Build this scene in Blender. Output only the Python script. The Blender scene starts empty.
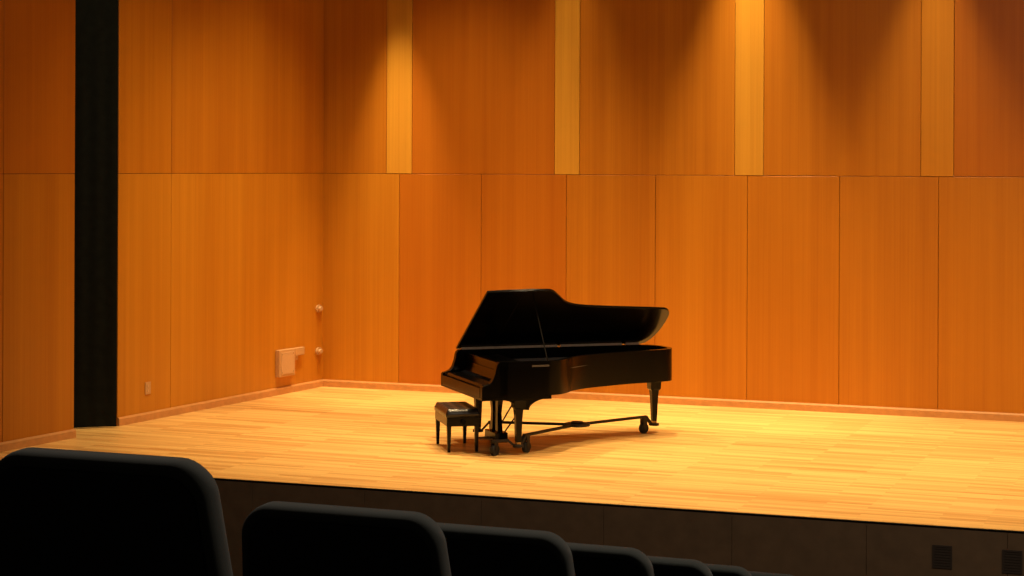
import bpy, bmesh, math, random
from mathutils import Vector, Matrix
random.seed(7)
scn = bpy.context.scene
C = scn.collection
# ------------------------------------------------------------------ survey of the hall
F = 1900.0; H = 3.1265; HY = 168.0; ROLL = 0.004
PHI = math.radians(21.3)                     # camera heading, left of the stage's depth axis
RX = Vector((math.cos(PHI), math.sin(PHI), 0)); FW = Vector((-math.sin(PHI), math.cos(PHI), 0))

def cam2room(xc, yc, z=0.0):
    v = RX*xc + FW*yc
    return Vector((v.x, v.y, z))
def floor_pt(px, py, z=0.0):                 # point at height z read off the survey of the photo
    u = px-512; d = F*(H-z)/(py-HY-ROLL*u)
    return cam2room(u*d/F, d, z)
def on_line(px, a, b):                       # where the sight line through column px meets the wall line a-b
    u = (px-512)/F
    d = RX*u + FW
    e = b-a
    # a + t e = s d
    det = e.x*(-d.y) + d.x*e.y
    t = ((-a.x)*(-d.y) + d.x*(-a.y))/det
    return t*e.length

# ------------------------------------------------------------------ materials
def new_mat(name):
    m = bpy.data.materials.new(name); m.use_nodes = True
    nt = m.node_tree; b = nt.nodes['Principled BSDF']
    return m, nt, b
def plain(name, col, rough=.5, metal=0., coat=0., noise=0., scale=40., sheen=0., bump=0., spec=None):
    m, nt, b = new_mat(name)
    b.inputs['Roughness'].default_value = rough; b.inputs['Metallic'].default_value = metal
    b.inputs['Coat Weight'].default_value = coat; b.inputs['Coat Roughness'].default_value = .05
    if sheen:
        b.inputs['Sheen Weight'].default_value = sheen
    if spec is not None: b.inputs['Specular IOR Level'].default_value = spec
    tc = nt.nodes.new('ShaderNodeTexCoord'); n = nt.nodes.new('ShaderNodeTexNoise')
    n.inputs['Scale'].default_value = scale; n.inputs['Detail'].default_value = 4
    nt.links.new(tc.outputs['Object'], n.inputs['Vector'])
    r = nt.nodes.new('ShaderNodeValToRGB')
    r.color_ramp.elements[0].position = .3; r.color_ramp.elements[1].position = .7
    r.color_ramp.elements[0].color = (*[c*(1-noise) for c in col], 1)
    r.color_ramp.elements[1].color = (*[min(1, c*(1+noise)) for c in col], 1)
    nt.links.new(n.outputs['Fac'], r.inputs['Fac']); nt.links.new(r.outputs['Color'], b.inputs['Base Color'])
    if bump:
        bp = nt.nodes.new('ShaderNodeBump'); bp.inputs['Strength'].default_value = bump; bp.inputs['Distance'].default_value = .003
        nt.links.new(n.outputs['Fac'], bp.inputs['Height']); nt.links.new(bp.outputs['Normal'], b.inputs['Normal'])
    return m
def veneer(name, c0, c1, rough=.42, seed=0.):
    """wood veneer, grain running up the panel, in leaves about 0.3 m wide"""
    m, nt, b = new_mat(name); L = nt.links
    b.inputs['Roughness'].default_value = rough
    b.inputs['Specular IOR Level'].default_value = .35
    tc = nt.nodes.new('ShaderNodeTexCoord')
    def noise(sc, s, det, off):
        mp = nt.nodes.new('ShaderNodeMapping'); mp.inputs['Scale'].default_value = sc; mp.inputs['Location'].default_value = (off, off*.7, off*.3)
        L.new(tc.outputs['Object'], mp.inputs['Vector'])
        n = nt.nodes.new('ShaderNodeTexNoise'); n.inputs['Scale'].default_value = s; n.inputs['Detail'].default_value = det
        L.new(mp.outputs['Vector'], n.inputs['Vector']); return n.outputs['Fac']
    a = noise((9, 9, .12), 1.0, 5, seed); c = noise((60, 60, .5), 1.0, 3, seed+3); g = noise((2.1, 2.1, .02), 1.0, 1, seed+8)
    mx = nt.nodes.new('ShaderNodeMath'); mx.operation = 'MULTIPLY'; mx.inputs[1].default_value = .3; L.new(c, mx.inputs[0])
    m2 = nt.nodes.new('ShaderNodeMath'); m2.operation = 'MULTIPLY_ADD'; m2.inputs[1].default_value = .5; L.new(a, m2.inputs[0]); L.new(mx.outputs[0], m2.inputs[2])
    m3 = nt.nodes.new('ShaderNodeMath'); m3.operation = 'MULTIPLY_ADD'; m3.inputs[1].default_value = .35; L.new(g, m3.inputs[0]); L.new(m2.outputs[0], m3.inputs[2])
    r = nt.nodes.new('ShaderNodeValToRGB'); r.color_ramp.elements[0].position = .38; r.color_ramp.elements[1].position = .78
    r.color_ramp.elements[0].color = (*c0, 1); r.color_ramp.elements[1].color = (*c1, 1)
    L.new(m3.outputs[0], r.inputs['Fac']); L.new(r.outputs['Color'], b.inputs['Base Color'])
    return m
def maple():
    m, nt, b = new_mat('maple strip floor'); L = nt.links
    tc = nt.nodes.new('ShaderNodeTexCoord')
    br = nt.nodes.new('ShaderNodeTexBrick')
    br.inputs['Scale'].default_value = 1.0; br.inputs['Brick Width'].default_value = 1.1; br.inputs['Row Height'].default_value = .06
    br.inputs['Mortar Size'].default_value = .0012; br.inputs['Mortar Smooth'].default_value = .5
    br.inputs['Color1'].default_value = (0, 0, 0, 1); br.inputs['Color2'].default_value = (1, 1, 1, 1); br.inputs['Mortar'].default_value = (.0, .0, .0, 1)
    br.offset = .37; br.offset_frequency = 3
    L.new(tc.outputs['Object'], br.inputs['Vector'])
    mp = nt.nodes.new('ShaderNodeMapping'); mp.inputs['Scale'].default_value = (.38, 9, 1); L.new(tc.outputs['Object'], mp.inputs['Vector'])
    n = nt.nodes.new('ShaderNodeTexNoise'); n.inputs['Scale'].default_value = 1; n.inputs['Detail'].default_value = 5; L.new(mp.outputs['Vector'], n.inputs['Vector'])
    bw = nt.nodes.new('ShaderNodeRGBToBW'); L.new(br.outputs['Color'], bw.inputs[0])
    mm = nt.nodes.new('ShaderNodeMath'); mm.operation = 'MULTIPLY_ADD'; mm.inputs[1].default_value = .40; L.new(bw.outputs[0], mm.inputs[0])
    ms = nt.nodes.new('ShaderNodeMath'); ms.operation = 'MULTIPLY'; ms.inputs[1].default_value = .75; L.new(n.outputs['Fac'], ms.inputs[0]); L.new(ms.outputs[0], mm.inputs[2])
    r = nt.nodes.new('ShaderNodeValToRGB'); r.color_ramp.elements[0].position = .18; r.color_ramp.elements[1].position = .75
    r.color_ramp.elements[0].color = (*FLOOR0, 1); r.color_ramp.elements[1].color = (*FLOOR1, 1)
    L.new(mm.outputs[0], r.inputs['Fac']); L.new(r.outputs['Color'], b.inputs['Base Color'])
    b.inputs['Roughness'].default_value = .38; b.inputs['Specular IOR Level'].default_value = .4
    return m
FLOOR0 = (.46, .205, .045); FLOOR1 = (.80, .51, .17)
W = {
 'mid':   veneer('cherry veneer', (.42, .135, .007), (.56, .215, .013), seed=1),
 'mid2':  veneer('cherry veneer even', (.45, .15, .007), (.57, .22, .013), seed=11),
 'red':   veneer('cherry veneer reddish', (.43, .125, .006), (.54, .18, .010), seed=5),
 'honey': veneer('cherry veneer honey', (.48, .175, .009), (.62, .265, .018), seed=14),
 'gold':  veneer('cherry veneer golden', (.54, .245, .022), (.72, .37, .040), seed=9),
}
M_back = plain('wall backing board', (.12, .04, .008), .9, noise=.1)
M_base = plain('tan timber baseboard', (.60, .29, .09), .5, noise=.08, scale=12)
M_floor = maple()
M_black = plain('black lacquer', (.0025, .0022, .002), .16, noise=.1, spec=.18)
M_sat = plain('black satin lacquer', (.004, .0035, .003), .45, noise=.1, spec=.08)
M_brass = plain('dull brass', (.42, .28, .12), .45, metal=1., noise=.08)
M_hinge = plain('tarnished hinge strip', (.50, .38, .27), .6, metal=.3, noise=.1)
M_plate = plain('bronze painted iron plate', (.22, .12, .03), .5, metal=.6, noise=.1)
M_steel = plain('string steel', (.35, .34, .32), .35, metal=1., noise=.05)
M_felt = plain('dark felt', (.03, .01, .01), .95, noise=.2)
M_rubber = plain('black rubber', (.01, .01, .01), .7, noise=.1)
M_iron = plain('dark painted iron', (.010, .006, .004), .6, noise=.1)
M_leather = plain('black leather', (.012, .011, .012), .3, noise=.2, scale=90, bump=.2)
M_curtain = plain('black drape', (.011, .0135, .011), .95, noise=.2, scale=10, spec=.1)
M_fascia = plain('dark stained fascia board', (.20, .115, .055), .75, noise=.12, scale=6)
M_seat = plain('dark grey green seat fabric', (.035, .042, .036), .85, noise=.15, scale=300, sheen=.25, bump=.15)
M_seatin = plain('black seat back panel', (.010, .011, .011), .8, noise=.15, scale=200)
M_cover = plain('pale wall plate plastic', (.56, .33, .14), .45, noise=.04)
M_ivory = plain('cream painted metal', (.60, .38, .19), .4, noise=.04)
M_carpet = plain('dark carpet', (.012, .009, .010), .95, noise=.3, scale=60)
M_grille = plain('vent dark brown', (.06, .038, .024), .8)

# ------------------------------------------------------------------ mesh helpers
def obj(name, bm, mat, parent=None, smooth=False, loc=None, rotz=0., bevel=0., seg=2, recalc=True):
    if recalc: bmesh.ops.recalc_face_normals(bm, faces=bm.faces[:])
    me = bpy.data.meshes.new(name); bm.to_mesh(me); bm.free()
    mats = mat if isinstance(mat, (list, tuple)) else [mat]
    for m in mats: me.materials.append(m)
    o = bpy.data.objects.new(name, me); C.objects.link(o)
    if parent: o.parent = parent
    if loc is not None: o.location = loc
    o.rotation_euler.z = rotz
    if smooth or bevel:
        for p in me.polygons: p.use_smooth = bool(smooth)
    if bevel:
        b = o.modifiers.new('bevel', 'BEVEL'); b.width = bevel; b.segments = seg; b.limit_method = 'ANGLE'; b.angle_limit = math.radians(35)
    return o
def box(bm, x0, x1, y0, y1, z0, z1, mi=0):
    vs = [bm.verts.new(p) for p in ((x0,y0,z0),(x1,y0,z0),(x1,y1,z0),(x0,y1,z0),(x0,y0,z1),(x1,y0,z1),(x1,y1,z1),(x0,y1,z1))]
    for f in ((0,3,2,1),(4,5,6,7),(0,1,5,4),(1,2,6,5),(2,3,7,6),(3,0,4,7)):
        bm.faces.new([vs[i] for i in f]).material_index = mi
def bxm(*a):
    bm = bmesh.new(); box(bm, *a); return bm
def prism(bm, pts, z0, z1, mp=None):
    """closed outline pts extruded from z0 to z1; mp maps (x,y,z) to a point"""
    mp = mp or (lambda x, y, z: (x, y, z))
    lo = [bm.verts.new(mp(x, y, z0)) for x, y in pts]; hi = [bm.verts.new(mp(x, y, z1)) for x, y in pts]
    n = len(pts)
    bm.faces.new(lo[::-1]); bm.faces.new(hi)
    for i in range(n): bm.faces.new((lo[i], lo[(i+1) % n], hi[(i+1) % n], hi[i]))
def tube(bm, pts, r, n=8):
    pts = [Vector(p) for p in pts]; rings = []
    for i, p in enumerate(pts):
        t = (pts[min(i+1, len(pts)-1)]-pts[max(i-1, 0)]).normalized()
        a = t.orthogonal().normalized() if i == 0 else (rings_a - t*rings_a.dot(t)).normalized()
        rings_a = a; b = t.cross(a)
        rr = r[i] if isinstance(r, (list, tuple)) else r
        rings.append([bm.verts.new(p+a*math.cos(2*math.pi*k/n)*rr+b*math.sin(2*math.pi*k/n)*rr) for k in range(n)])
    for A, B in zip(rings, rings[1:]):
        for k in range(n): bm.faces.new((A[k], A[(k+1) % n], B[(k+1) % n], B[k]))
    bm.faces.new(rings[0][::-1]); bm.faces.new(rings[-1])
def loft(bm, secs):
    """secs: list of (cx, cy, z, half_x, half_y) square sections"""
    rings = [[bm.verts.new((cx+sx*hx, cy+sy*hy, z)) for sx, sy in ((-1,-1),(1,-1),(1,1),(-1,1))] for cx, cy, z, hx, hy in secs]
    for A, B in zip(rings, rings[1:]):
        for k in range(4): bm.faces.new((A[k], A[(k+1) % 4], B[(k+1) % 4], B[k]))
    bm.faces.new(rings[0][::-1]); bm.faces.new(rings[-1])
def bar(bm, a, b, w, h):
    """straight bar of width w (horizontal) and height h from a to b"""
    a = Vector(a); b = Vector(b); t = (b-a).normalized(); s = t.cross(Vector((0,0,1))).normalized()*w/2; u = s.normalized().cross(t).normalized()*h/2
    A = [bm.verts.new(a+i*s+j*u) for i, j in ((-1,-1),(1,-1),(1,1),(-1,1))]; B = [bm.verts.new(b+i*s+j*u) for i, j in ((-1,-1),(1,-1),(1,1),(-1,1))]
    for k in range(4): bm.faces.new((A[k], A[(k+1) % 4], B[(k+1) % 4], B[k]))
    bm.faces.new(A[::-1]); bm.faces.new(B)
def empty(name, loc, rotz=0.):
    o = bpy.data.objects.new(name, None); C.objects.link(o); o.location = loc; o.rotation_euler.z = rotz; o.empty_display_size = .1
    return o
def tag(o, label=None, cat=None, group=None, kind=None):
    for k, v in (('label', label), ('category', cat), ('group', group), ('kind', kind)):
        if v: o[k] = v
    return o
def copy_tree(o, parent=None):
    c = o.copy(); C.objects.link(c); c.parent = parent
    for ch in list(o.children): copy_tree(ch, c)
    return c
def spline(pts, n=8):
    """Catmull-Rom through pts (open)"""
    P = [Vector((*p, 0)) for p in pts]; out = []
    for i in range(len(P)-1):
        p0 = P[max(i-1, 0)]; p1 = P[i]; p2 = P[i+1]; p3 = P[min(i+2, len(P)-1)]
        for k in range(n):
            t = k/n
            v = .5*((2*p1)+(p2-p0)*t+(2*p0-5*p1+4*p2-p3)*t*t+(3*p1-p0-3*p2+p3)*t**3)
            out.append((v.x, v.y))
    out.append(pts[-1]); return out

# ------------------------------------------------------------------ walls
SEAM = 3.04; TOP = 9.0; GAP = .006; TH = .022
corner = floor_pt(322.6, 386); br = floor_pt(1024, 421.5)
bdir = (br-corner).normalized(); back_end = corner + bdir*17.0
lw = floor_pt(116.8, 425.9); ldir = (lw-corner).normalized()
SP = floor_pt(73.6, 437.4)                       # where the panel left of the wing opening starts
def wall_frame(a, d):                            # local x along the wall, local y into the room
    return a, math.atan2(d.y, d.x)
def build_wall(name, a, d, length, upper, lower, inward, x0=0.):
    root = tag(obj(name, bxm(x0, length, -inward*.16, -inward*.001, 0, TOP), M_back, loc=a, rotz=math.atan2(d.y, d.x)), kind='structure')
    y0, y1 = (0, inward*TH) if inward > 0 else (inward*TH, 0)
    for rows, z0, z1 in ((upper, SEAM+GAP/2, TOP), (lower, .0, SEAM-GAP/2)):
        for (s0, s1, mat, proud) in rows:
            bm = bxm(s0+GAP/2, s1-GAP/2, y0-(proud if inward < 0 else 0), y1+(proud if inward > 0 else 0), z0, z1)
            obj('wall_panel', bm, W[mat], root, bevel=.003, seg=1)
    return root
def rows_from(cols, a, b, mats, first, last):
    s = [first]+[on_line(c, a, b) for c in cols]+[last]
    return [(s[i], s[i+1], m[0], m[1]) for i, m in enumerate(mats)]
LB = (back_end-corner).length
up = rows_from([387, 412.5, 555, 580, 735, 764, 921, 954], corner, back_end,
     [('mid', 0), ('gold', .002), ('red', 0), ('gold', .002), ('mid', 0), ('gold', .002), ('mid2', 0), ('honey', .002), ('red', 0)], 0., LB)
low = rows_from([400, 482, 567, 656, 748, 840, 939, 1040], corner, back_end,
     [('honey', 0), ('red', 0), ('red', 0), ('mid', 0), ('mid2', 0), ('mid2', 0), ('mid', 0), ('mid2', 0), ('mid', 0)], 0., LB)
# back wall: its local x runs to the right, the room is on its -y side
wall_back = build_wall('wall_back', corner, bdir, LB, up, low, -1)
LL = (lw-corner).length
s_seam = on_line(170, corner, lw)
ups = [(0, s_seam/2, 'mid2', 0), (s_seam/2, s_seam, 'mid', 0), (s_seam, LL, 'mid', 0)]
wall_left = build_wall('wall_left', corner, ldir, LL, [(0, s_seam, 'mid', 0), (s_seam, LL, 'mid2', 0)],
                       [(0, s_seam, 'honey', 0), (s_seam, LL, 'honey', 0)], 1)
# the panel on the near side of the wing opening
sdir = (floor_pt(0, 451.5)-SP).normalized(); LS = 8.0
s2 = on_line(2, SP, SP+sdir)
wall_side = build_wall('wall_left_front', SP, sdir, LS, [(0, s2, 'red', 0), (s2, LS, 'red', 0)], [(0, s2, 'mid', 0), (s2, LS, 'red', 0)], 1)
# right return wall, outside the frame, closes the shell
rd = Vector((.12, -1, 0)).normalized()
wall_right = build_wall('wall_right', back_end, rd, 9., [(0, 3, 'mid', 0), (3, 6, 'mid2', 0), (6, 9, 'mid', 0)], [(0, 3, 'mid', 0), (3, 6, 'mid2', 0), (6, 9, 'mid', 0)], -1)
# baseboards
BH = .10
def baseboard(name, a, d, s0, s1, inward):
    bm = bmesh.new()
    prof = [(0, 0), (.030, 0), (.030, BH-.02), (.018, BH), (0, BH)]
    A = [bm.verts.new((s0, inward*(TH+p), z)) for p, z in prof]; B = [bm.verts.new((s1, inward*(TH+p), z)) for p, z in prof]
    for k in range(5): bm.faces.new((A[k], A[(k+1) % 5], B[(k+1) % 5], B[k]))
    bm.faces.new(A); bm.faces.new(B[::-1])
    tag(obj(name, bm, M_base, loc=a, rotz=math.atan2(d.y, d.x)), kind='structure')
baseboard('baseboard_back', corner, bdir, 0.02, LB, -1)
baseboard('baseboard_left', corner, ldir, 0.02, LL, 1)
baseboard('baseboard_left_front', SP, sdir, 0, LS, 1)
baseboard('baseboard_right', back_end, rd, 0, 9, -1)
# black drape closing the wing opening
a = floor_pt(115.8, 427.6); b = floor_pt(72, 428.6)
back_off = FW*.02
d = (b-a); L = d.length+.1; bm = bmesh.new()
N = 60; prof = []
for i in range(N+1):
    s = L*i/N; prof.append((s, .005*math.sin(s*2*math.pi/.19)))
front = [(s, y) for s, y in prof]; back = [(s, y-.02) for s, y in prof][::-1]
prism(bm, front+back, .015, TOP-.1)
drape = obj('stage_drape', bm, M_curtain, loc=a-d.normalized()*.02, rotz=math.atan2(d.y, d.x), smooth=False)
tag(drape, 'tall black drape hanging in the narrow wing opening in the left wall', 'drape')

# ------------------------------------------------------------------ stage floor and fascia
f0 = floor_pt(220, 478); f1 = floor_pt(1024, 531); fd = (f1-f0).normalized()
left_end = f0 - fd*4.5; right_end = f0 + fd*16.5
pts = [left_end, right_end, back_end+rd*1.0+Vector((1.5, 0, 0)), back_end+Vector((.5, .4, 0)), corner+Vector((-.4, .5, 0)), corner+Vector((-6.0, -2, 0)), left_end+Vector((-2, 3, 0))]
bm = bmesh.new(); prism(bm, [(p.x, p.y) for p in pts], -.045, 0)
tag(obj('floor', bm, M_floor), kind='structure')
LFx = (right_end-left_end).length
fas = tag(obj('trim_1', bxm(0, LFx, .03, .09, -1.25, -.046), M_back, loc=left_end, rotz=math.atan2(fd.y, fd.x)), kind='structure')
s = .0; i = 0
edges = [0.]
while edges[-1] < LFx-1.3: edges.append(edges[-1]+1.22)
edges.append(LFx)
for e0, e1 in zip(edges, edges[1:]):
    obj('fascia_board', bxm(e0+.0015, e1-.0015, -.012, -.001, -1.25, -.021), M_fascia, fas, bevel=.002, seg=1)
obj('nosing', bxm(0, LFx, -.016, -.001, -.020, -.003), M_sat, fas, bevel=.003)
# small dark vents let into the fascia at the right
for k, (px, py) in enumerate(((944, 539), (1014, 543))):
    s = on_line(px, left_end, right_end); root = tag(empty('fascia_vent', left_end+fd*s+Vector((fd.y, -fd.x, 0))*.022+Vector((0, 0, -.27)), math.atan2(fd.y, fd.x)),
        ('small dark vent in the stage fascia, left one of the two at the right', 'small dark vent in the stage fascia at the far right edge')[k], 'vent', 'vents in the stage fascia')
    bm = bmesh.new()
    for q in ((-.085, -.07, -.10, .10), (.07, .085, -.10, .10), (-.07, .07, -.10, -.085), (-.07, .07, .085, .10)): box(bm, q[0], q[1], 0, .008, q[2], q[3])
    obj('vent_frame', bm, M_grille, root)
    bm = bmesh.new(); box(bm, -.07, .07, .006, .008, -.085, .085)
    for j in range(7): box(bm, -.07, .07, .001, .006, -.078+j*.024, -.068+j*.024)
    obj('grille', bm, M_grille, root)

# ------------------------------------------------------------------ things on the left wall
def on_left(px, z):
    s = on_line(px, corner, lw); return corner+ldir*s+Vector((0, 0, z))
def z_at(px, py):
    s = on_line(px, corner, lw); p = corner+ldir*s; d = p.dot(FW)
    return H-(py-HY-ROLL*(px-512))*d/F
rot_l = math.atan2(ldir.y, ldir.x)
OFF = TH
def wthing(name, px, py, label, cat, group=None):
    p = on_left(px, z_at(px, py)); n = Vector((-ldir.y, ldir.x, 0))
    return tag(empty(name, p+n*(OFF+.0005), rot_l), label, cat, group)
# local frame: x toward the audience (left in the photo), y out of the wall
t = wthing('outlet_plate', 147, 388, 'small pale outlet plate low on the left wall, nearest the wing opening', 'outlet')
obj('plate', bxm(-.055, .055, 0, .008, -.075, .075), M_cover, t, bevel=.003)
for zz in (-.03, .03):
    bm = bmesh.new(); prism(bm, [(.018*math.cos(k*math.pi/8), zz+.02*math.sin(k*math.pi/8)) for k in range(16)], .008, .011, lambda x, y, z: (x, z, y))
    obj('socket', bm, M_ivory, t)
t = wthing('junction_box', 282.5, 362.5, 'square cream connection box on the left wall near the corner', 'box')
obj('housing', bxm(-.20, .20, 0, .07, -.185, .185), M_cover, t, bevel=.008)
obj('cover_plate', bxm(-.165, .165, .07, .078, -.15, .15), M_ivory, t, bevel=.003)
for sx in (-.14, .14):
    for sz in (-.125, .125):
        bm = bmesh.new(); prism(bm, [(sx+.008*math.cos(k*math.pi/4), sz+.008*math.sin(k*math.pi/4)) for k in range(8)], .078, .081, lambda x, y, z: (x, z, y))
        obj('screw', bm, M_brass, t)
t = wthing('cable_bracket', 295, 353.5, 'small cream elbow duct standing off the right side of the square box', 'bracket')
obj('arm', bxm(-.14, .105, 0, .06, -.02, .085), M_cover, t, bevel=.006)
obj('drop', bxm(-.01, .08, 0, .035, -.085, -.02), M_cover, t, bevel=.004)
for (py, lab) in ((308.5, 'upper of two small round pale fittings beside the wall corner'), (351, 'lower of two small round pale fittings beside the wall corner')):
    t = wthing('wall_fitting', 317.5, py, lab, 'fitting', 'round fittings by the wall corner')
    bm = bmesh.new(); prism(bm, [(.08*math.cos(k*math.pi/12), .055*math.sin(k*math.pi/12)) for k in range(24)], 0, .02, lambda x, y, z: (x, z, y))
    obj('flange', bm, M_cover, t, bevel=.005)
    bm = bmesh.new(); prism(bm, [(.045*math.cos(k*math.pi/10), .034*math.sin(k*math.pi/10)) for k in range(20)], .02, .055, lambda x, y, z: (x, z, y))
    obj('knob', bm, M_ivory, t, bevel=.008)

# ------------------------------------------------------------------ grand piano
# local x: keyboard to tail, local y: treble (audience) side to bass side
TH_P = .32898 + PHI
ppos = cam2room(-.3128, 20.5107)
piano = tag(empty('grand_piano', ppos, TH_P), 'black concert grand piano with raised lid standing on a wheeled dolly', 'piano')
WB = 1.55; RT = 1.02; RB = .645
bent = spline([(.20, 0), (.45, 0), (.66, 0), (.80, 0.004), (.92, .045), (1.04, .16), (1.18, .33), (1.38, .48), (1.68, .62), (2.05, .76), (2.40, .83), (2.59, .90), (2.675, 1.02), (2.69, 1.18), (2.66, 1.36), (2.56, 1.49), (2.38, WB), (2.1, WB), (.20, WB)], 6)
def inset(pts, w):
    out = []
    for i, p in enumerate(pts):
        a = Vector(pts[max(i-1, 0)]); b = Vector(pts[min(i+1, len(pts)-1)]); t = (b-a).normalized(); out.append((p[0]-t.y*w, p[1]+t.x*w))
    return out
inner = inset(bent, .055)
# rim: wall following the outline
bm = bmesh.new()
V = []
for (ox, oy), (ix, iy) in zip(bent, inner):
    V.append([bm.verts.new(p) for p in ((ox, oy, RB), (ox, oy, RT), (ix, iy, RT), (ix, iy, RB))])
for A, B in zip(V, V[1:]):
    for k in range(4): bm.faces.new((A[k], A[(k+1) % 4], B[(k+1) % 4], B[k]))
bm.faces.new(V[0][::-1]); bm.faces.new(V[-1])
rim = obj('case', bm, M_black, piano, bevel=.006)
for p in rim.data.polygons: p.use_smooth = False
# arms either side of the keys, full height at the back and rounded down to key level
def arm(y0, y1):
    prof = [(0.0, .63), (0, .745), (.012, .765), (.05, .775), (.09, .79), (.125, .83), (.15, .90), (.163, .97), (.175, 1.0), (.20, RT), (.30, RT), (.30, .63)]
    bm = bmesh.new(); prism(bm, prof, y0, y1, lambda x, y, z: (x, z, y)); return bm
obj('arm', arm(0, .075), M_black, piano, bevel=.004)
obj('arm', arm(WB-.075, WB), M_black, piano, bevel=.004)
# keybed with its arched step at the treble side
bm = bmesh.new(); box(bm, .0, .80, .0, WB, .605, .646)
obj('keybed', bm, M_black, piano, bevel=.004)
obj('keyslip', bxm(-.004, .022, .075, WB-.075, .632, .735), M_black, piano, bevel=.004)
for y0, y1 in ((.075, .14), (WB-.14, WB-.075)):
    obj('cheek_block', bxm(.022, .26, y0, y1, .632, .765), M_black, piano, bevel=.006)
# closed fallboard, gently curved
prof = [(.03, .735), (.03, .755), (.05, .768), (.12, .772), (.20, .778), (.24, .80), (.258, .85), (.265, .90), (.275, .90), (.275, .735)]
bm = bmesh.new(); prism(bm, prof, .14, WB-.14, lambda x, y, z: (x, z, y))
obj('fallboard', bm, M_black, piano, bevel=.003)
obj('nameboard', bxm(.275, .30, .075, WB-.075, .735, .985), M_black, piano, bevel=.003)
# keys are under the closed fallboard; soundboard, plate and strings inside
bm = bmesh.new(); prism(bm, inner[2:-2], .80, .815); obj('soundboard', bm, plain('spruce', (.30, .16, .05), .5, noise=.1), piano)
pl = inset(bent, .10)[6:-6]
bm = bmesh.new(); prism(bm, pl, .86, .875); plate = obj('iron_plate', bm, M_plate, piano)
bm = bmesh.new()
for k in range(5):
    y = .28+k*.26; bar(bm, (.62, y, .89), (1.0+.30*k if k < 4 else 2.3, min(y+.12, 1.42), .89), .03, .03)
obj('plate_strut', bm, M_plate, plate)
bm = bmesh.new()
for k in range(60):
    y = .14+k*.0212; xe = min(1.05+.026*k, 2.45)
    tube(bm, [(.42, y, .905), (xe, min(y+.06, 1.46), .905)], .0012, 4)
obj('strings', bm, M_steel, plate)['kind'] = 'stuff'
bm = bmesh.new()
for k in range(44): box(bm, .60, .635, .16+k*.028, .174+k*.028, .905, .965)
obj('damper_row', bm, M_felt, piano)['kind'] = 'stuff'
bm = bmesh.new(); box(bm, .30, .56, .08, WB-.08, .86, .90); obj('pin_block', bm, M_plate, piano)
# music desk folded flat on the pin block
bm = bmesh.new(); box(bm, .36, .60, .35, 1.22, .955, .975); box(bm, .33, .38, .30, 1.27, .94, .955)
obj('music_desk', bm, M_sat, piano, bevel=.004)
# underside: bottom frame beams
bm = bmesh.new()
for e in ((.84, .15, 1.0, 1.45), (1.75, .85, 1.3, 1.45), (1.3, .64, 2.1, 1.46)): bar(bm, (e[0], e[1], .70), (e[2], e[3], .70), .09, .09)
obj('bottom_beam', bm, M_sat, piano)
# lid, hinged on the bass rim; slant coordinate s runs from the hinge to the free edge
AL = math.radians(32.3); LT = .028
def lidp(x, s, n): return (x, WB+.012-s*math.cos(AL)-n*math.sin(AL)*1.0, RT+.012+s*math.sin(AL)-n*math.cos(AL)+.0)
def lidp(x, s, n):
    return (x, WB+.012-s*math.cos(AL)+n*math.sin(AL), RT+.001+s*math.sin(AL)+n*math.cos(AL))
lid_out = [(.19, 0.0), (.19, 1.36)] + spline([(.20, 1.36), (.50, 1.38), (.86, 1.385), (.97, 1.355), (1.08, 1.235), (1.21, 1.09), (1.37, 1.01), (1.65, .965), (2.04, .925), (2.41, .89), (2.53, .86), (2.60, .74), (2.625, .45), (2.61, .22), (2.56, .05), (2.48, 0)], 6)
bm = bmesh.new(); prism(bm, lid_out, 0, LT, lidp)
obj('lid', bm, M_black, piano, bevel=.004)
# front flap joint: a thin cleat line under the lid and the brass hinges along the rim
bm = bmesh.new(); prism(bm, [(.615, .02), (.63, .02), (.63, 1.34), (.615, 1.34)], -.004, 0.0, lidp); obj('flap_hinge', bm, M_sat, piano)
for x0, x1 in ((.24, 1.42), (1.46, 2.24), (2.29, 2.46)):
    bm = bmesh.new(); prism(bm, [(x0, .004), (x1, .004), (x1, .03), (x0, .03)], -.003, 0.0, lidp)
    box(bm, x0, x1, WB-.040, WB-.030, RT, RT+.026)
    obj('lid_hinge', bm, M_hinge, piano)
# lid prop
top = lidp(.80, 1.16, 0); 
bm = bmesh.new(); tube(bm, [(.80, .10, .95), (top[0], top[1], top[2])], [.008, .007], 8); obj('lid_prop', bm, M_sat, piano)
# small plain grey mark on the long side
bm = bmesh.new(); box(bm, .57, .77, -.002, .002, .960, .980)
obj('side_mark', bm, plain('dull grey metal', (.10, .09, .08), .5, metal=.3), piano)
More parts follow.
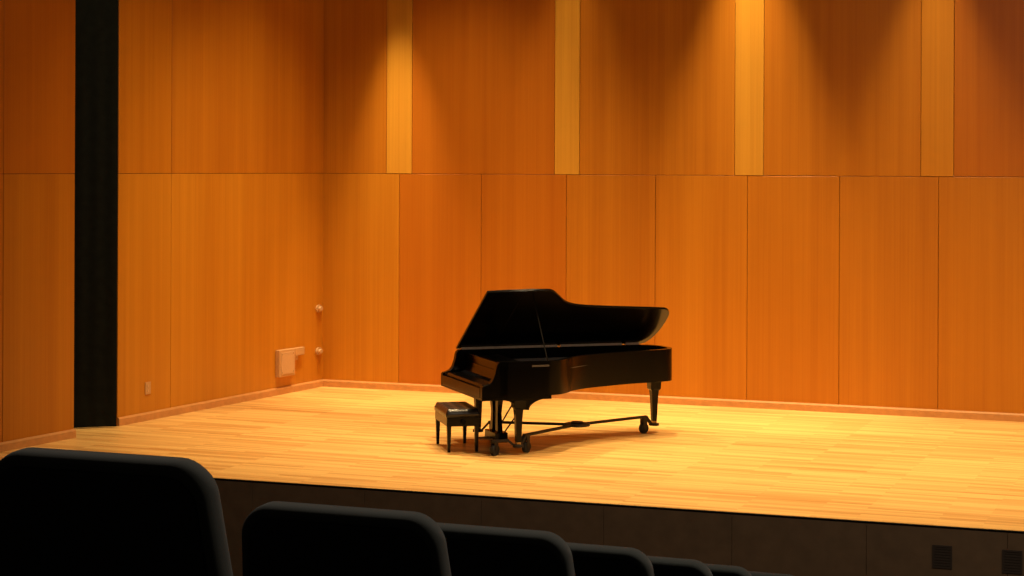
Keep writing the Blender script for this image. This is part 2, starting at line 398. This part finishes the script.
# legs
def leg(x, y, top=.60, zb=.135, bracket=None):
    bm = bmesh.new()
    loft(bm, [(x, y, zb, .028, .028), (x, y, zb+.03, .030, .030), (x, y, .40, .038, .038), (x, y, .50, .046, .046), (x, y, .515, .062, .062), (x, y, .545, .064, .064), (x, y, top, .07, .07)])
    o = obj('leg', bm, M_black, piano, bevel=.004)
    bm = bmesh.new(); loft(bm, [(x, y, zb-.026, .024, .024), (x, y, zb, .027, .027)]); obj('ferrule', bm, M_brass, o)
    return o
LT1 = (.445, .09); LT2 = (.40, WB-.17); LT3 = (2.555, 1.27)
leg(*LT1); leg(*LT2); leg(*LT3, top=.648)
for y in (LT1[1], LT2[1]):            # curved brackets that run from the legs into the keybed
    bm = bmesh.new()
    prof = [(.25, .61), (.80, .61)] + [(.80-.25*math.sin(t*math.pi/2/8), .61-.125*(1-math.cos(t*math.pi/2/8))) for t in range(1, 9)] + [(.41-.16*(1-math.cos(t*math.pi/2/6))*1.0, .50+.10*math.sin(t*math.pi/2/6)*.98) for t in range(0, 6)]
    prism(bm, prof, y-.055, y+.055, lambda x, yy, z: (x, z, yy)); obj('leg_bracket', bm, M_black, piano, bevel=.003)
bm = bmesh.new(); prism(bm, [(LT3[0]+.11*math.cos(k*math.pi/8), LT3[1]+.11*math.sin(k*math.pi/8)) for k in range(16)], .63, .66); obj('leg_plate', bm, M_black, piano)
# pedal lyre
ly = WB/2; lx = .42
lyre = obj('pedal_lyre', bxm(lx-.075, lx+.075, ly-.19, ly+.19, .06, .17), M_black, piano, bevel=.006)
obj('lyre_block', bxm(lx-.07, lx+.07, ly-.20, ly+.20, .57, .605), M_black, lyre, bevel=.004)
for sy in (-1, 1):
    bm = bmesh.new(); loft(bm, [(lx, ly+sy*.10, .17, .03, .045), (lx, ly+sy*.085, .38, .024, .035), (lx, ly+sy*.11, .57, .032, .05)]); obj('lyre_post', bm, M_black, lyre, bevel=.003)
    bm = bmesh.new(); tube(bm, [(lx+.06, ly+sy*.12, .17), (lx+.40, ly+sy*.20, .66)], .009, 8); obj('lyre_brace', bm, M_iron, lyre)
for yy in (-.02, 0, .02):
    bm = bmesh.new(); tube(bm, [(lx, ly+yy, .17), (lx, ly+yy, .575)], .004, 6)
    obj('pedal_rod', bm, M_iron, lyre)
for yy in (-.085, 0, .085):
    bm = bmesh.new(); prism(bm, [(lx-.07, -.010), (lx-.14, -.012), (lx-.19, -.022), (lx-.215, -.016), (lx-.225, 0), (lx-.215, .016), (lx-.19, .022), (lx-.14, .012), (lx-.07, .010)], .085, .097, lambda x, y, z: (x, y+ly+yy, z))
    obj('pedal', bm, M_brass, lyre, bevel=.002)
# ------------------------------------------------------------------ piano dolly (spider truck)
dolly = tag(empty('piano_dolly', ppos, TH_P), 'black three armed wheeled dolly carrying the legs of the grand piano', 'dolly')
hub = (1.42, .85)
bm = bmesh.new(); prism(bm, [(hub[0]+.15*math.cos(k*math.pi/8), hub[1]+.15*math.sin(k*math.pi/8)) for k in range(16)], .175, .205)
prism(bm, [(hub[0]+.07*math.cos(k*math.pi/8), hub[1]+.07*math.sin(k*math.pi/8)) for k in range(16)], .205, .225)
obj('hub', bm, M_iron, dolly, bevel=.003)
for (x, y) in (LT1, LT2, LT3):
    dv = Vector((x-hub[0], y-hub[1], 0)).normalized()
    bm = bmesh.new()
    p0 = Vector((hub[0], hub[1], .19)); p3 = Vector((x, y, .0)); 
    a1 = p0+dv*.10; 
    bar(bm, a1, Vector((x, y, 0))-dv*.12+Vector((0, 0, .195)), .045, .028)
    bar(bm, Vector((x, y, 0))-dv*.135+Vector((0, 0, .198)), Vector((x, y, 0))-dv*.04+Vector((0, 0, .095)), .045, .024)
    o = obj('arm', bm, M_iron, dolly, bevel=.002)
    bm = bmesh.new()
    prism(bm, [(x+.062*math.cos(k*math.pi/8), y+.062*math.sin(k*math.pi/8)) for k in range(16)], .080, .106)
    obj('leg_cup', bm, M_iron, dolly, bevel=.002)
    # one large castor just inboard of each cup, under the arm
    side = Vector((-dv.y, dv.x, 0)); spots_c = [(Vector((x, y, 0))-dv*.165, .183)]
    if x < 1 and y < .5: spots_c.append((Vector((x-.27, y, 0)), .150))      # outrigger castor under the keyboard end
    for n_c, (c, zt) in enumerate(spots_c):
        bm = bmesh.new()
        prism(bm, [(-.03, -.03), (.03, -.03), (.03, .03), (-.03, .03)], .134, zt, lambda u, w, z, c=c, dv=dv, side=side: tuple(c+dv*u+side*w+Vector((0, 0, z))))
        for q in (-.027, .027):
            prism(bm, [(-.022, .05), (.022, .05), (.03, .134), (-.03, .134)], q-.003, q+.003, lambda u, z, w, c=c, dv=dv, side=side: tuple(c+dv*u+side*w+Vector((0, 0, z))))
        obj('castor_fork', bm, M_iron, dolly)
        bm = bmesh.new()
        prism(bm, [(.062*math.cos(k*math.pi/12), .062+.062*math.sin(k*math.pi/12)) for k in range(24)], -.023, .023, lambda u, z, w, c=c, dv=dv, side=side: tuple(c+dv*u+side*w+Vector((0, 0, z))))
        obj('wheel', bm, M_rubber, dolly, bevel=.006)
        if n_c:
            bm = bmesh.new(); bar(bm, (x-.30, y, .160), (x-.11, y, .160), .045, .024); bar(bm, (x-.12, y, .160), (x-.04, y, .095), .045, .022)
            obj('outrigger', bm, M_iron, dolly, bevel=.002)

# ------------------------------------------------------------------ piano bench
BY = math.radians(13)+PHI
bl, bw = .72, .38                             # long side goes away from the audience
near_left = cam2room(-.708, 20.83)
ex = Vector((math.cos(BY), math.sin(BY), 0)); ey = Vector((-math.sin(BY), math.cos(BY), 0))
bc = near_left+ex*bw/2+ey*bl/2
bench = tag(empty('piano_bench', bc, BY), 'black padded artist bench with button tufted seat in front of the piano keyboard', 'bench')
# tufted cushion
nx, ny = 16, 30; bm = bmesh.new(); grid = []
for j in range(ny+1):
    row = []
    for i in range(nx+1):
        x = -bw/2+bw*i/nx; y = -bl/2+bl*j/ny
        e = min(1, min(bw/2-abs(x), bl/2-abs(y))/.035); z = .425+.05*math.sqrt(max(0, 1-(1-e)**2))
        dmin = min(math.hypot(x-bx, y-by) for bx in (-.11, 0, .11) for by in (-.24, -.12, 0, .12, .24)); z -= .016*math.exp(-(dmin/.028)**2)
        row.append(bm.verts.new((x, y, z)))
    grid.append(row)
for j in range(ny):
    for i in range(nx): bm.faces.new((grid[j][i], grid[j][i+1], grid[j+1][i+1], grid[j+1][i]))
edge = [grid[0][i] for i in range(nx+1)]+[grid[j][nx] for j in range(1, ny+1)]+[grid[ny][i] for i in range(nx-1, -1, -1)]+[grid[j][0] for j in range(ny-1, 0, -1)]
lowv = [bm.verts.new((v.co.x, v.co.y, .385)) for v in edge]
for k in range(len(edge)): bm.faces.new((edge[k], lowv[k], lowv[(k+1) % len(edge)], edge[(k+1) % len(edge)]))
bm.faces.new(lowv[::-1])
cush = obj('seat_cushion', bm, M_leather, bench, smooth=True)
for bx in (-.11, 0, .11):
    for by in (-.24, -.12, 0, .12, .24):
        bm = bmesh.new(); prism(bm, [(bx+.008*math.cos(k*math.pi/4), by+.008*math.sin(k*math.pi/4)) for k in range(8)], .455, .463)
        obj('tuft_button', bm, M_leather, cush)
bm = bmesh.new(); x, y = bw/2-.008, bl/2-.008
for q in ((-x, x, -y, -y+.022), (-x, x, y-.022, y), (-x, -x+.022, -y+.022, y-.022), (x-.022, x, -y+.022, y-.022)): box(bm, q[0], q[1], q[2], q[3], .285, .387)
obj('apron', bm, M_black, bench, bevel=.004)
for sx in (-1, 1):
    for sy in (-1, 1):
        lx_, ly_ = sx*(bw/2-.035), sy*(bl/2-.035)
        bm = bmesh.new(); loft(bm, [(lx_, ly_, 0, .015, .015), (lx_, ly_, .06, .017, .017), (lx_, ly_, .27, .024, .024), (lx_, ly_, .33, .026, .026)]); obj('leg', bm, M_black, bench, bevel=.003)
for sy in (-1, 1):
    bm = bmesh.new(); prism(bm, [(.028*math.cos(k*math.pi/8), .335+.028*math.sin(k*math.pi/8)) for k in range(16)], sy*(bl/2-.008), sy*(bl/2+.022), lambda x, y, z: (x, z, y)); obj('height_knob', bm, M_sat, bench, bevel=.003)

# ------------------------------------------------------------------ auditorium seats
def rrect(w, h, r, n=8, rb=.03):
    pts = []
    for cx, cz, a0, rr in ((w/2-r, h-r, 0, r), (-w/2+r, h-r, 90, r), (-w/2+rb, rb, 180, rb), (w/2-rb, rb, 270, rb)):
        for k in range(n+1):
            t = math.radians(a0+90*k/n); pts.append((cx+rr*math.cos(t), cz+rr*math.sin(t)))
    return pts
SH = .88                                        # seat-back height above its tread
def make_seat():
    root = empty('auditorium_seat', (0, 0, 0))
    w, h, r = .595, .60, .085
    tilt = math.radians(11)
    def mp(x, z, y):
        x *= 1+.16*(h-z)/h
        return (x, y*math.cos(tilt)-z*math.sin(tilt)+.10, SH-h*math.cos(tilt)+z*math.cos(tilt)+y*math.sin(tilt))
    # upholstered back: rounded slab with a softened edge, layers from rear (-y) to front
    bm = bmesh.new(); rings = []
    for y, ins in ((-.045, .030), (-.055, .012), (-.040, .002), (-.015, 0), (.02, .004), (.045, .018), (.055, .045)):
        rings.append([bm.verts.new(mp(x, z, y)) for x, z in rrect(w-2*ins, h-ins, r-ins*.4)])
    n = len(rings[0])
    for A, B in zip(rings, rings[1:]):
        for k in range(n): bm.faces.new((A[k], A[(k+1) % n], B[(k+1) % n], B[k]))
    bm.faces.new(rings[0][::-1]); bm.faces.new(rings[-1])
    obj('backrest', bm, M_seat, root, smooth=True)
    bm = bmesh.new(); prism(bm, [(x, z+.03) for x, z in rrect(w-.052, h-.06, r-.02)], -.056, -.040, mp); obj('rear_panel', bm, M_seatin, root, bevel=.006)
    # folded-up seat cushion, arms and standards
    bm = bmesh.new(); prism(bm, rrect(.46, .30, .05, rb=.05), .0, .11, lambda x, z, y: (x, .10+y+z*.12, .26+z)); obj('seat_cushion', bm, M_seat, root, bevel=.02)
    for s in (-1, 1):
        bm = bmesh.new(); prism(bm, [(-.02, 0), (.10, 0), (.12, .25), (.28, .47), (.28, .50), (-.02, .50)], -.02, .02, lambda y, z, x, s=s: (s*.275+x, y, z)); obj('standard', bm, M_iron, root, bevel=.004)
        bm = bmesh.new(); prism(bm, [(-.02, .50), (.34, .50), (.36, .515), (.34, .535), (-.02, .53)], -.03, .03, lambda y, z, x, s=s: (s*.275+x, y, z)); obj('armrest', bm, M_sat, root, bevel=.006)
    return root
# (left px, right px, top px at its middle, depth)
seats = [(-19, 231, 452.5, 4.56), (236, 455, 506.5, 5.28), (396, 577, 526.5, 6.30), (503, 656, 543.5, 7.40), (583, 716, 556, 8.60), (640, 757, 563, 9.80), (702, 806, 571.5, 11.0), (751, 845, 577.5, 12.2)]
names = ['dark auditorium seat back filling the lower left corner, nearest of the row of seats',
 'dark auditorium seat back with grey rim, second nearest, just right of the corner seat',
 'dark auditorium seat back below the piano bench, third nearest',
 'dark auditorium seat back below the piano body, fourth nearest',
 'small dark seat back, fifth nearest in the descending line of seats',
 'small dark seat back, sixth nearest in the descending line of seats',
 'small dark seat back, farthest one whose top still shows at the bottom edge',
 'dark seat back barely touching the bottom edge, last of the line']
proto = make_seat(); treads = []
for i, (xl, xr, yt, d) in enumerate(seats[:7]):
    cx = (xl+xr)/2; z = H-(yt-HY-ROLL*(cx-512))*d/F
    o = proto if i == 0 else copy_tree(proto)
    p = cam2room((cx-512)/F*d, d, z-SH+.0); o.location = p; o.rotation_euler.z = math.radians(0)
    tag(o, names[i], 'seat', 'auditorium seats stepping down toward the stage'); treads.append((p.y, p.z))
# stepped auditorium floor
bm = bmesh.new(); prof = []
edges_y = [treads[0][0]-1.2]
for (ya, za), (yb, zb) in zip(treads, treads[1:]): edges_y.append(yb-.27)
steps = []
for i, (y, z) in enumerate(treads):
    y0 = edges_y[i]; y1 = edges_y[i+1] if i+1 < len(edges_y) else y+.75
    steps.append((y0, y1, z))
z = treads[-1][1]; y = steps[-1][1]
fy = min(f0.y, f1.y)
while y < left_end.y-.3 and z > -1.0:
    z = max(z-.30, -1.24); steps.append((y, y+1.1, z)); y += 1.1
steps.append((y, left_end.y+.6, z))
prof = [(steps[0][0], -1.6)]
for y0, y1, z in steps: prof += [(y0, z), (y1, z)]
prof.append((steps[-1][1], -1.6))
prism(bm, prof, -9, 14, lambda y, z, x: (x, y, z))
tag(obj('floor_hall', bm, M_carpet), kind='structure')

# ------------------------------------------------------------------ light
def spot(loc, target, power, ang, blend, size, col=(1, .66, .34)):
    l = bpy.data.lights.new('stage_light', 'SPOT'); l.energy = power; l.spot_size = math.radians(ang); l.spot_blend = blend; l.shadow_soft_size = size; l.color = col
    o = bpy.data.objects.new('stage_light', l); C.objects.link(o); o.location = loc
    o.rotation_euler = (Vector(target)-Vector(loc)).to_track_quat('-Z', 'Y').to_euler()
    return o
mid = corner*.5+back_end*.5
def stage(u, v, z):                              # u metres right of the corner along the wall, v metres out from the back wall
    n = Vector((bdir.y, -bdir.x, 0)); n = n if n.y < 0 else -n
    p = corner+bdir*u+n*v; return Vector((p.x, p.y, z))
WARM = (1, .70, .36)
for u, v, e, ang in ((2.3, 2.4, 1.08, 75), (2.4, 4.4, .66, 80), (5.6, 3.2, .90, 79), (8.8, 3.2, .62, 79), (12.0, 2.5, 1.02, 72), (-.6, 6.0, .22, 80),
                (5.8, 5.6, .72, 76), (8.8, 5.6, .96, 76), (12.4, 6.0, .22, 80)):
    spot(stage(u, v, 8.8), stage(u, v, 0), 2150*e, ang, 1.0, .12, WARM)
for px, e, ang, z in ((400, 3.5, 34, 7.0), (573, 1.3, 36, 7.9), (750, 4.4, 39, 7.9), (936, 1.8, 40, 7.5)):
    s = on_line(px, corner, back_end)
    spot(stage(s, .62, z), stage(s, .58, 0), 700*e, ang, 1.0, .05, WARM)
# dim unseen fill lamps, added to brighten the seats and fascia
for (x, y) in ((-3.5, 8.5), (1.0, 9.5), (5.0, 11.5), (0.0, 13.0)):
    l = bpy.data.lights.new('hall_fill', 'POINT'); l.energy = 190; l.shadow_soft_size = .15; l.color = (1, .86, .68)
    o = bpy.data.objects.new('hall_fill', l); C.objects.link(o); o.location = (x, y, 6.5)
w = bpy.data.worlds.new('hall'); scn.world = w; w.use_nodes = True
w.node_tree.nodes['Background'].inputs[0].default_value = (1, .75, .55, 1); w.node_tree.nodes['Background'].inputs[1].default_value = .012

# ------------------------------------------------------------------ camera
cam = bpy.data.cameras.new('camera'); co = bpy.data.objects.new('camera', cam); C.objects.link(co)
cam.sensor_width = 36; cam.sensor_fit = 'HORIZONTAL'; cam.lens = F/1024*36
cam.shift_y = -(288-HY)/1024; cam.clip_end = 200
co.matrix_world = Matrix.Translation((0, 0, H)) @ Matrix.Rotation(PHI, 4, 'Z') @ Matrix.Rotation(math.pi/2, 4, 'X') @ Matrix.Rotation(ROLL, 4, 'Z')
scn.camera = co
vs = scn.view_settings; vs.view_transform = 'Standard'; vs.look = 'None'; vs.gamma = 1; vs.use_curve_mapping = False; vs.exposure = 0.0
